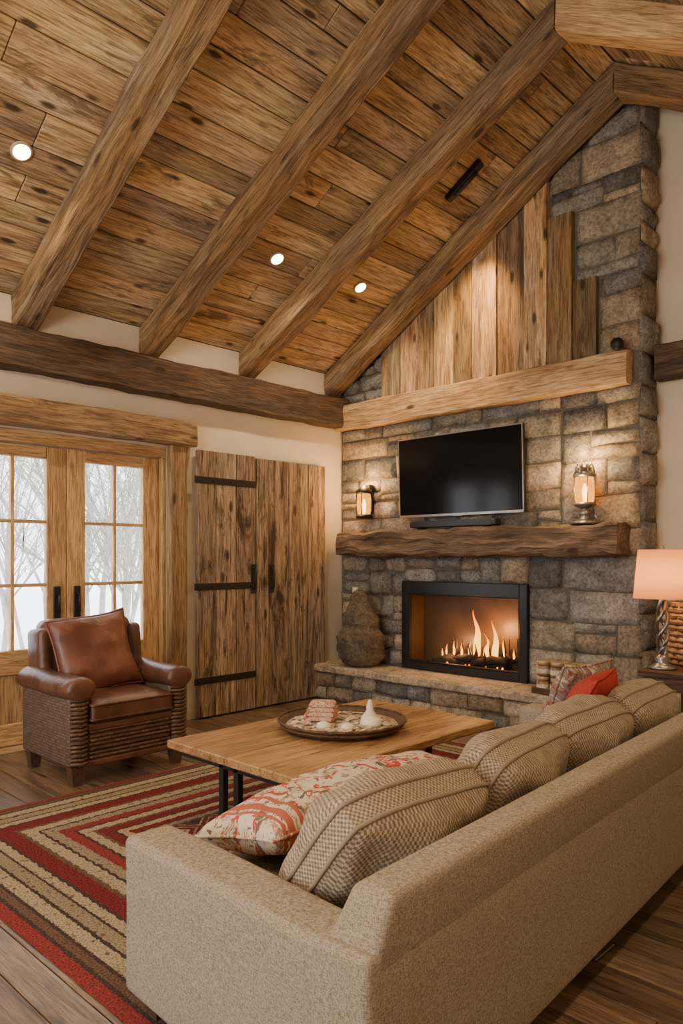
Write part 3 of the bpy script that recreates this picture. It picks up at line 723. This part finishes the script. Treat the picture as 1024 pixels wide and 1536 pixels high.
# ---------------------------------------------------------------- sconce
sc=E('wall_sconce',(.45,-.14,1.80)); mb=MB()
bx(mb,(-.04,.04,.05),(.04,.11,.34),ch=.008); tube(mb,[(0,.05,.30),(0,0,.33),(0,0,.30)],.01)
lathe(mb,[(.07,.0),(.085,.01),(.085,.03),(.07,.04)]); lathe(mb,[(.08,.245),(.088,.255),(.08,.275),(.04,.31),(.012,.33)])
for k in range(4):
    a=k*math.pi/2+.4; tube(mb,[(.078*math.cos(a),.078*math.sin(a),.03),(.08*math.cos(a),.08*math.sin(a),.25)],.005,6)
mb.build('iron_frame','iron',sc)
mb=MB(); lathe(mb,[(.06,.04),(.07,.08),(.072,.18),(.062,.245)],n=24,cap=False); mb.build('amber_glass','amber',sc)
mb=MB(); lathe(mb,[(.012,.04),(.02,.1),(.022,.14),(.008,.19)],n=12); mb.build('bulb','bulb',sc)
light('POINT','sconce_light',(0,-.01,.38),14,(1,.52,.17),sc,shadow_soft_size=.03)
light('POINT','sconce_glow',(0,-.14,.14),9,(1,.5,.15),sc,shadow_soft_size=.05)
ml=E('oil_lantern',(2.77,-.14,1.668)); mb=MB()
lathe(mb,[(.105,0),(.11,.012),(.10,.022),(.05,.035),(.03,.055),(.045,.075),(.05,.09),(.025,.11),(.03,.125),(.075,.14),(.085,.15),(.085,.165),(.07,.17)])
lathe(mb,[(.075,.365),(.088,.375),(.088,.39),(.07,.40),(.055,.42),(.06,.44),(.03,.445)])
for k in range(8):
    a=k*math.pi/4; x,y=math.cos(a),math.sin(a); tube(mb,[(.078*x,.078*y,.39),(.07*x,.07*y,.44),(.058*x,.058*y,.475),(.03*x,.03*y,.44)],.006,6)
for k in range(4):
    a=k*math.pi/2+.7; tube(mb,[(.08*math.cos(a),.08*math.sin(a),.16),(.08*math.cos(a),.08*math.sin(a),.38)],.004,6)
tube(mb,[(.05,-.0,.05),(.10,-.02,.06),(.12,-.03,.03),(.10,-.02,.02)],.006,6); tube(mb,[(-.05,0,.05),(-.10,-.02,.06),(-.12,-.03,.03),(-.10,-.02,.02)],.006,6)
mb.build('pewter_body','steel',ml)
mb=MB(); lathe(mb,[(.066,.165),(.072,.2),(.072,.33),(.066,.368)],cap=False); mb.build('glass_chimney','amber',ml)
mb=MB(); lathe(mb,[(.012,.17),(.018,.21),(.02,.27),(.006,.32)],n=12); mb.build('candle_bulb','bulb',ml)
light('POINT','lantern_light',(0,-.01,.53),12,(1,.6,.26),ml,shadow_soft_size=.03)
light('POINT','lantern_glow',(0,-.14,.27),8,(1,.6,.26),ml,shadow_soft_size=.05)
mb=MB(); lathe(mb,[(.045,0),(.05,.02),(.04,.05),(.015,.06)],n=16,mtx=Matrix.Translation((3.03,-.122,3.02))@Matrix.Rotation(math.pi/2,4,'X')); mb.build('wall_knob','iron')

# ---------------------------------------------------------------- statue
mb=MB(); n=56; m=44; vs=[];fs=[]
prof=[(.0,.13),(.03,.19),(.10,.235),(.20,.25),(.28,.24),(.35,.205),(.38,.175),(.42,.185),(.48,.175),(.54,.145),(.60,.115),(.64,.098),(.68,.088),(.72,.065),(.745,.035),(.75,.01)]
def pr(z):
    for (a,ra),(b,rb) in zip(prof[:-1],prof[1:]):
        if a<=z<=b: return ra+(rb-ra)*(z-a)/(b-a)
    return .01
for i in range(n+1):
    z=.75*i/n; r=pr(z)
    for j in range(m):
        a=2*math.pi*j/m; q=V3((math.cos(a)*2,math.sin(a)*2,z*8)); k=1+.06*noise.noise(q)+.07*noise.noise(q*3)+(.07*math.cos(2*a) if z>.4 else .03*math.sin(9*a+z*34)*(z>.05))
        vs.append(V3((r*k*math.cos(a)-.03*max(0,z-.4)/.35,r*k*math.sin(a)*.85,z)))
for i in range(n):
    for j in range(m): fs.append([i*m+j,i*m+(j+1)%m,(i+1)*m+(j+1)%m,(i+1)*m+j])
fs.append(list(range(m)));fs.append([n*m+j for j in range(m)])
mb.add(vs,fs,None,(.16,.13,.10),0,True)
st=mb.build('carved_stone_statue','stone',loc=(.50,-.24,.348))
mb=MB(); bx(mb,(.20,-.045,1.0),(.27,-.03,1.11),ch=.004); bx(mb,(.228,-.052,1.04),(.242,-.044,1.07)); mb.build('wall_outlet','switch')

# ---------------------------------------------------------------- spice jars
jc=E('jar_crate',(2.66,-.32,.348),(0,0,math.radians(-8))); mb=MB()
bx(mb,(-.20,-.10,0),(.20,.10,.018),grain=0);bx(mb,(-.20,-.10,.018),(.20,-.09,.05),grain=0);bx(mb,(-.20,.09,.018),(.20,.10,.05),grain=0);bx(mb,(-.20,-.09,.018),(-.19,.09,.05),grain=1);bx(mb,(.19,-.09,.018),(.20,.09,.05),grain=1)
mb.build('tray','darkwood',jc)
M['jar']=simple('jar_spice',(.22,.12,.06),.3,var=.8,scale=35); M['lid']=simple('jar_lid',(.42,.30,.17),.35,.3)
mb=MB()
for lv in range(2):
    for ix in range(3):
        for iy in range(2):
            x=-.125+ix*.125;y=-.042+iy*.09;z=.02+lv*.12
            lathe(mb,[(.045,0),(.052,.01),(.053,.07),(.042,.085)],(x,y,z),n=18,mat=0); lathe(mb,[(.05,.085),(.05,.112),(.046,.116)],(x,y,z),n=18,mat=1); lathe(mb,[(.0545,.02),(.0545,.058)],(x,y,z),n=18,mat=2,cap=False)
mb.build('jars',['jar','lid',simple('jar_label',(.5,.42,.3),.6,var=.5,scale=50)],jc)

# ---------------------------------------------------------------- rug
RX0,RX1,RY0,RY1=1.20,4.05,-4.46,-.95
mb=MB(); nx,ny=40,50; vs=[];fs=[]
for i in range(nx+1):
    for j in range(ny+1):
        x=RX0+(RX1-RX0)*i/nx;y=RY0+(RY1-RY0)*j/ny; e=i in(0,nx) or j in(0,ny)
        vs.append(V3((x,y,.004 if e else .013+.001*noise.noise(V3((x*3,y*3,0))))))
for i in range(nx):
    for j in range(ny): a=i*(ny+1)+j; fs.append([a,a+ny+1,a+ny+2,a+1])
mb.add(vs,fs,[V3((v.x-RX0,v.y-RY0,0)) for v in vs],(1,1,1),0,True)
bx(mb,(RX0+.005,RY0+.005,0.0005),(RX1-.005,RY1-.005,.004),ch=.0001)
mb.build('area_rug',rugm(RX1-RX0,RY1-RY0))
RZt=.014
# ---------------------------------------------------------------- coffee table
ct=E('coffee_table',(2.46,-2.56,RZt)); mb=MB()
TX,TY,TZ=.51,.82,.42
xx=-TX
for w in(.26,.25,.27,.24):
    cbox(mb,(xx+w/2,0,TZ-.0225-RZt),(w-.002,2*TY,.045),ch=.006,grain=1,t=rt(.82,1.12,.04)); xx+=w
mb.build('top','table',ct)
mb=MB(); zt=TZ-.045-RZt
for sy in(-1,1):
    y=sy*(TY-.05)
    for x in(-.07,.05): bx(mb,(x-.018,y-.018,0),(x+.018,y+.018,zt),ch=.003)
    bx(mb,(-TX+.08,y-.018,zt-.03),(TX-.08,y+.018,zt),ch=.003); bx(mb,(-.20,y-.02,0),(.20,y+.02,.02),ch=.003)
for x in(-.30,.30): bx(mb,(x-.018,-TY+.06,zt-.03),(x+.018,TY-.06,zt-.001),ch=.003)
mb.build('iron_base','iron',ct)
tr=E('round_tray',(2.45,-2.53,TZ+.003)); mb=MB()
lathe(mb,[(.30,0),(.335,.012),(.36,.045),(.368,.05),(.362,.056),(.345,.045),(.32,.022),(.29,.016),(.01,.016)],n=56); 
for r_,z_ in((.366,.054),(.35,.030)): tube(mb,[(r_*math.cos(j*math.pi/32),r_*math.sin(j*math.pi/32),z_+.003*(j%2)) for j in range(64)],.008,6,closed=True)
mb.build('tray','darkwood',tr)
M['shell']=simple('tray_potpourri',(.50,.40,.29),.6,var=.6,scale=20)
M['mat']=floral('tray_mosaic',(.46,.37,.27),(.16,.09,.05),(.28,.15,.09),22)
mb=MB(); lathe(mb,[(.325,.024),(.32,.030),(.001,.032)],n=48); mb.build('mosaic_liner','mat',tr)
mb=MB()
for k in range(150):
    a=random.uniform(0,6.28); r=.28*math.sqrt(random.random()); s=random.uniform(.012,.028)
    mt=Matrix.Translation((r*math.cos(a),r*math.sin(a),.036))@Euler((random.uniform(-.4,.4),random.uniform(-.4,.4),random.random()*3)).to_matrix().to_4x4()@Matrix.Diagonal((1.4,.8,.5,1))
    lathe(mb,[(s*.2,-s*.5),(s,-.1*s),(s*.8,.3*s),(s*.2,.5*s)],n=7,mtx=mt,t=rt(.5,1.1))
mb.build('potpourri','shell',tr)
mb=MB()
for k in range(4): pillow(mb,.18-.01*k,.15-.01*k,.03,Matrix.Translation((-.12+.004*k,-.05,.052+.026*k))@Matrix.Rotation(.5+.06*k,4,'Z'),n=8,ex=.2,pinch=.02,edge=.006,wr=.004)
mb.build('folded_cloth',floral('cloth_print',(.55,.38,.28),(.42,.12,.08),(.45,.1,.07),30),tr)
mb=MB(); lathe(mb,[(.05,.03),(.055,.05),(.04,.07),(.02,.10),(.022,.12),(.012,.15),(.004,.16)],(.10,.13,0),n=14); lathe(mb,[(.06,.03),(.065,.05),(.05,.075),(.01,.085)],(.17,.06,0),n=14); lathe(mb,[(.04,.03),(.045,.045),(.03,.06),(.005,.07)],(.02,-.17,0),n=12); lathe(mb,[(.035,.03),(.04,.045),(.028,.06),(.005,.066)],(.14,-.10,0),n=12); mb.build('figurines','candle',tr)

# ---------------------------------------------------------------- armchair
ac=E('leather_armchair',(.40,-3.53,0)); W=.86
for i,(x,y) in enumerate([(.07,.07),(.66,.07),(.07,W-.07),(.66,W-.07)]):
    mb=MB(); vs=[(-.028,-.028,0),(.028,-.028,0),(.028,.028,0),(-.028,.028,0),(-.042,-.042,.12),(.042,-.042,.12),(.042,.042,.12),(-.042,.042,.12)]
    mb.add(vs,[[3,2,1,0],[4,5,6,7],[0,1,5,4],[1,2,6,5],[2,3,7,6],[3,0,4,7]]); mb.build('leg_%d'%(i+1),'darkwood',ac,loc=(x,y,0))
rbox('wicker_base',ac,(.06,.12,.12),(.70,W-.12,.37),.02,'wicker')
rbox('front_rail',ac,(.69,.13,.33),(.715,W-.13,.375),.01,'leather')
rbox('front_lower_rail',ac,(.69,.10,.11),(.715,W-.10,.15),.01,'leather')
mb=MB()
for k in range(7):
    z=.165+k*.026; pts=[(.703+.007*(1 if (j+k)%2 else -1),.14+j*(W-.28)/24,z) for j in range(25)]; tube(mb,pts,.011,6)
mb.build('front_weave','wicker',ac)
for i,y0 in enumerate((0.0,W-.15)):
    rbox('arm_side_%d'%(i+1),ac,(.02,y0+.01,.12),(.70,y0+.14,.57),.02,'armside')
    mb=MB(); yc=y0+.075
    R=.092; ring=20; vs=[];fs=[];sts=[(-.02,.6),(-.005,.9),(.02,1),(.2,1.02),(.45,1.03),(.68,1.0),(.725,.98),(.745,.85),(.752,.6)]
    for (x,s) in sts:
        for j in range(ring):
            a=2*math.pi*j/ring; zz=math.sin(a)*R*.82*s; vs.append(V3((x,yc+math.cos(a)*R*1.08*s,.598+zz+ (.008*math.sin(x*9)))))
    for k in range(len(sts)-1):
        for j in range(ring): fs.append([k*ring+j,k*ring+(j+1)%ring,(k+1)*ring+(j+1)%ring,(k+1)*ring+j])
    fs.append(list(range(ring)));fs.append([(len(sts)-1)*ring+j for j in range(ring)])
    mb.add(vs,fs,None,(1,1,1),0,True); 
    mb.build('arm_roll_%d'%(i+1),'leather',ac)
    mb=MB()
    for k in range(16):
        z=.14+k*.026; tube(mb,[(.70,y0+.02,z),(.722,y0+.045,z+.006),(.728,y0+.075,z),(.722,y0+.105,z+.006),(.70,y0+.13,z)],.0125,6)
    mb.build('arm_front_braid_%d'%(i+1),'wicker',ac)
mb=MB(); pillow(mb,.64,W-.29,.10,Matrix.Translation((.42,W/2,.445)),ex=.3,pinch=.01,edge=.045,pipe=.009); mb.build('seat_cushion','leather',ac)
rbox('backrest',ac,(.0,.10,.30),(.19,W-.10,.99),.07,'leather',segs=6,rot=(0,math.radians(-6),0))
rbox('back_wing_1',ac,(.0,.05,.5),(.22,.14,.93),.04,'leather',rot=(0,math.radians(-6),0)); rbox('back_wing_2',ac,(.0,W-.14,.5),(.22,W-.05,.93),.04,'leather',rot=(0,math.radians(-6),0))
mb=MB(); mt=Matrix.Translation((.34,.37,.765))@Matrix.Rotation(math.radians(90-18),4,'Y')@Matrix.Rotation(math.radians(7),4,'Z')
pillow(mb,.54,.58,.17,mt,pinch=.08,pipe=.009,wr=.03,n=24); mb.build('leather_pillow','leather2',ac)

# ---------------------------------------------------------------- sofa
SRot=math.radians(3.5); SD=1.035; SLn=2.85
Bc=V3((4.405,-4.485,0)); SO=Bc-Matrix.Rotation(SRot,3,'Z')@V3((SD,0,0))
so=E('linen_sofa',SO,(0,0,SRot))
for i,(x,y) in enumerate([(.10,.16),(SD-.10,.10),(.07,SLn-.07),(SD-.10,SLn-.07)]):
    mb=MB(); lathe(mb,[(.022,RZt if x<.5 else 0.0),(.032,.09)],n=4,smooth=False); mb.build('leg_%d'%(i+1),'darkwood',so,loc=(x,y,0),rot=(0,0,math.pi/4))
rbox('base_frame',so,(.04,.15,.09),(SD-.05,SLn-.10,.28),.02,'linen')
rbox('arm_near',so,(0,0,.085),(SD-.01,.17,.56),.028,'linen',segs=5,sub=2,wr=.006,pivot=(SD,0,0),angz=math.radians(-5.5))
rbox('arm_far',so,(0,SLn-.17,.085),(SD-.01,SLn,.56),.028,'linen',segs=5,sub=2,wr=.006)
rbox('back_lower',so,(SD-.17,0.003,.086),(SD,SLn-.003,.575),.022,'linen',segs=5,sub=2,wr=.005)
def tp(v,s):
    if v.co.z>0: v.co.y*= (s.y/2-.07)/(s.y/2); v.co.x*=.72; v.co.x+=.04
rbox('back_upper',so,(SD-.165,.004,.50),(SD-.001,SLn-.004,.69),.026,'linen',segs=5,sub=2,wr=.006,taper=tp)
sw=(SLn-.42)/3
for i in range(3):
    mb=MB(); pillow(mb,.74,sw-.006,.04,Matrix.Translation((.41,.245+sw*(i+.5),.335)),ex=.3,pinch=.0,edge=.05,pipe=.007); mb.build('seat_cushion_%d'%(i+1),'linen',so)
bw=(SLn-.40)/4
for i in range(4):
    mb=MB(); mt=Matrix.Translation((.69+.03*(i%2),.23+bw*(i+.5),.585))@Matrix.Rotation(math.radians(90+32+[5,-4,3,0][i]),4,'Y')@Matrix.Rotation([.08,-.07,.05,0][i],4,'X')@Matrix.Rotation([.07,-.06,.05,0][i],4,'Z')
    pillow(mb,.45,bw+.02,.24,mt,n=26,ex=.42,pinch=.0,edge=.035,pipe=.007,pmat=1,wr=.045,rnd=.10); mb.build('back_cushion_%d'%(i+1),['tweed','welt'],so)
for nme,mt_,loc,w,h,t,rot in [('floral_lumbar_pillow','floral',(3.55,-3.66,.52),.40,1.02,.23,(0,math.radians(-12),math.radians(1))),
     ('red_throw_pillow','redfab',(3.86,-2.40,.69),.44,.46,.16,(0,math.radians(-62),.25)),
     ('paisley_throw_pillow','paisley',(3.63,-2.04,.66),.46,.46,.16,(0,math.radians(-68),-.1))]:
    mb=MB(); pillow(mb,w,h,t,Matrix.Identity(4),pinch=.06,pipe=.006,wr=.03,n=24); mb.build(nme,mt_,None,loc,rot)

# ---------------------------------------------------------------- console, lamp, basket
cs=E('console_table',(3.40,-.68,0)); mb=MB(); CW,CD,CH=1.25,.80,.66
bx(mb,(0,0,CH-.04),(CW,CD,CH),grain=0,ch=.006); bx(mb,(.03,.03,CH-.13),(CW-.03,CD-.03,CH-.04),grain=0); bx(mb,(.03,.03,.15),(CW-.03,CD-.03,.18),grain=0)
for x in(.03,CW-.09):
    for y in(.03,CD-.09): bx(mb,(x,y,0),(x+.06,y+.06,CH-.13),grain=2)
mb.build('table','darkwood',cs)
lp=E('table_lamp',(3.51,-.53,CH)); mb=MB()
lathe(mb,[(.085,0),(.09,.012),(.06,.03),(.035,.045),(.05,.07),(.03,.10)],n=24)
for k in range(3):
    pts=[]
    for i in range(20):
        a=k*2.094+i*.35; r=.016+.020*math.sin(math.pi*i/19); pts.append((r*math.cos(a),r*math.sin(a),.09+i*.0195))
    tube(mb,pts,.013,7)
lathe(mb,[(.02,.45),(.028,.46),(.012,.48),(.012,.56)],n=14)
lathe(mb,[(.006,.56),(.006,.80),(.016,.805),(.012,.82),(.004,.835)],n=10)
mb.build('twisted_base','steel',lp)
mb=MB(); lathe(mb,[(.185,.475),(.183,.48),(.155,.795),(.157,.80)],n=48,cap=False); mb.build('shade','shade',lp)
mb=MB(); lathe(mb,[(.01,.56),(.03,.6),(.032,.63),(.01,.67)],n=14); mb.build('bulb','bulb',lp)
light('POINT','lamp_light',(0,0,.63),12,(1,.62,.28),lp,shadow_soft_size=.05)
bk=MB(); 
for k in range(11):
    z=.02+k*.04; r=.19+.02*math.sin(k/10*math.pi); pts=[((r+.008*(1 if (j+k)%2 else -1))*math.cos(j*math.pi/16),(r+.008*(1 if (j+k)%2 else -1))*math.sin(j*math.pi/16),z) for j in range(32)]
    tube(bk,pts,.021,6,closed=True)
for j in range(16):
    a=j*math.pi/8; tube(bk,[(.195*math.cos(a),.195*math.sin(a),.01),(.212*math.cos(a),.212*math.sin(a),.22),(.195*math.cos(a),.195*math.sin(a),.44)],.008,6)
lathe(bk,[(.18,.0),(.18,.012)],n=24)
bk.build('wicker_basket','basket',loc=(3.62,-.14,CH))

# ---------------------------------------------------------------- lighting fixtures
ang=math.atan(SL)
def downlight(x,y,e=55):
    z=cz(x); left=x<RX; rot=(0,-ang if left else ang,0)
    d=E('recessed_downlight',(x,y,z-.002),rot)
    mb=MB(); lathe(mb,[(.052,-.012),(.060,-.012),(.066,-.004),(.066,.0),(.052,.0)],n=28); mb.build('trim_ring','ring',d)
    mb=MB(); lathe(mb,[(.051,-.012),(.02,-.017),(.002,-.018)],n=24); mb.build('lens','bulb',d)
    l=light('SPOT','downlight_lamp',(x,y,z-.06),e,(1,.77,.50),None,spot_size=math.radians(150),spot_blend=1,shadow_soft_size=.05)
    l.parent=d; l.matrix_parent_inverse=Matrix.Identity(4); l.location=(0,0,-.06); l.rotation_euler=(0,ang if left else -ang,0)
for x,y in((.939,-3.74),(.891,-1.67),(.918,-.707)): downlight(x,y,75)
for x,y in((.94,-5.8),(.94,-7.4)): downlight(x,y,75)  # unseen extra downlights, added to light the rest of the room
for y in(-.9,-2.8,-4.9,-6.9): downlight(5.1,y,95)  # out-of-view downlights added on the east slope as fill
ch=E('added_fill_chandelier',(3.05,-6.2,2.75)); mb=MB()  # invented chandelier out of view, added to light the ceiling
for z,r in((0,.5),(.06,.5)): tube(mb,[(r*math.cos(j*math.pi/20),r*math.sin(j*math.pi/20),z) for j in range(40)],.012,6,closed=True)
tube(mb,[(0,0,.5),(0,0,2.1)],.01,6)
for k in range(4):
    a=k*math.pi/2; tube(mb,[(.5*math.cos(a),.5*math.sin(a),.06),(0,0,.5)],.008,6)
for k in range(8):
    a=k*math.pi/4; lathe(mb,[(.03,0),(.04,.03),(.02,.04),(.018,.13),(.016,.13)],(.5*math.cos(a),.5*math.sin(a),.03),n=12)
mb.build('iron_rings','iron',ch)
mb=MB()
for k in range(8):
    a=k*math.pi/4; lathe(mb,[(.01,.16),(.02,.19),(.018,.22),(.003,.26)],(.5*math.cos(a),.5*math.sin(a),.0),n=10)
mb.build('candle_bulbs','bulb',ch)
for k in range(4):
    a=k*math.pi/2+math.pi/4; light('POINT','added_fill_lamp',(.5*math.cos(a),.5*math.sin(a),.32),58,(1,.80,.55),ch,shadow_soft_size=.12)  # fill lights carried by the added chandelier
tk=E('track_spotlight',(1.99,-.63,cz(1.99)-.05),(0,-ang,0)); mb=MB()
bx(mb,(-.19,-.03,-.01),(.19,.03,.045),ch=.006); tube(mb,[(-.12,0,-.012),(.12,0,-.012)],.022,10); mb.build('housing','black',tk)
def aim(o,src,dst):
    o.rotation_euler=(V3(dst)-V3(src)).to_track_quat('-Z','Y').to_euler()
s_=(1.92,-.62,cz(1.92)-.14)
l=light('SPOT','track_accent_lamp',s_,230,(1,.60,.22),None,spot_size=math.radians(55),spot_blend=1,shadow_soft_size=.04)
aim(l,s_,(1.75,0,3.45))

# ---------------------------------------------------------------- outside
mb=MB(); bx(mb,(-45,-40,-.5),(-.3,30,-.3),ch=.01); mb.build('snowy_ground','snow')
tb=MB()
def branch(p,d,l,r,dep):
    n=4; pts=[p]; rs=[r]
    for i in range(n):
        d=(d+V3((random.uniform(-.2,.2),random.uniform(-.2,.2),random.uniform(-.05,.14)))).normalized(); p=p+d*l/n; pts.append(p); rs.append(r*(1-.5*(i+1)/n))
        if dep>0:
            for _ in range(2 if dep<3 else 3):
                dd=(d+V3((random.uniform(-1,1),random.uniform(-1,1),random.uniform(-.3,.6)))).normalized(); branch(p,dd,l*random.uniform(.35,.6),rs[-1]*.5,dep-1)
    tube(tb,pts,rs,5 if r>.02 else 3)
for k in range(26):
    x=random.uniform(-10,-3.2); y=-3.3+random.uniform(-1,1)*(1.2+.25*(-x))+(-x)*.35
    branch(V3((x,y,-.3)),V3((0,0,1)),random.uniform(3.2,4.8),random.uniform(.03,.065),3)
tb.build('bare_winter_trees','bark',recalc=False)
mb=MB(); vs=[];fs=[]; nn=30
for i in range(nn+1):
    for j in range(nn+1):
        y=-25+50*j/nn; x=-14-20*i/nn; vs.append(V3((x,y,-.35+6*(i/nn)**.8+noise.noise(V3((x*.2,y*.2,0)))*1.0*(i>0))))
for i in range(nn):
    for j in range(nn): a=i*(nn+1)+j; fs.append([a,a+1,a+nn+2,a+nn+1])
mb.add(vs,fs,None,(1,1,1),0,True); mb.build('snowy_hillside','snow')

# ---------------------------------------------------------------- world, camera
w=bpy.data.worlds.new('World'); bpy.context.scene.world=w; w.use_nodes=True
bg=w.node_tree.nodes['Background']; bg.inputs[0].default_value=(.90,.94,1,1); bg.inputs[1].default_value=8
cam=bpy.data.cameras.new('camera'); co=bpy.data.objects.new('camera',cam); bpy.context.scene.collection.objects.link(co)
co.location=(CX,CY,CZ); co.rotation_euler=(math.radians(90),0,YAW)
cam.sensor_fit='HORIZONTAL'; cam.sensor_width=36; cam.lens=36*F/1024; cam.shift_y=(HOR-768)/1024; cam.clip_start=.05
bpy.context.scene.camera=co
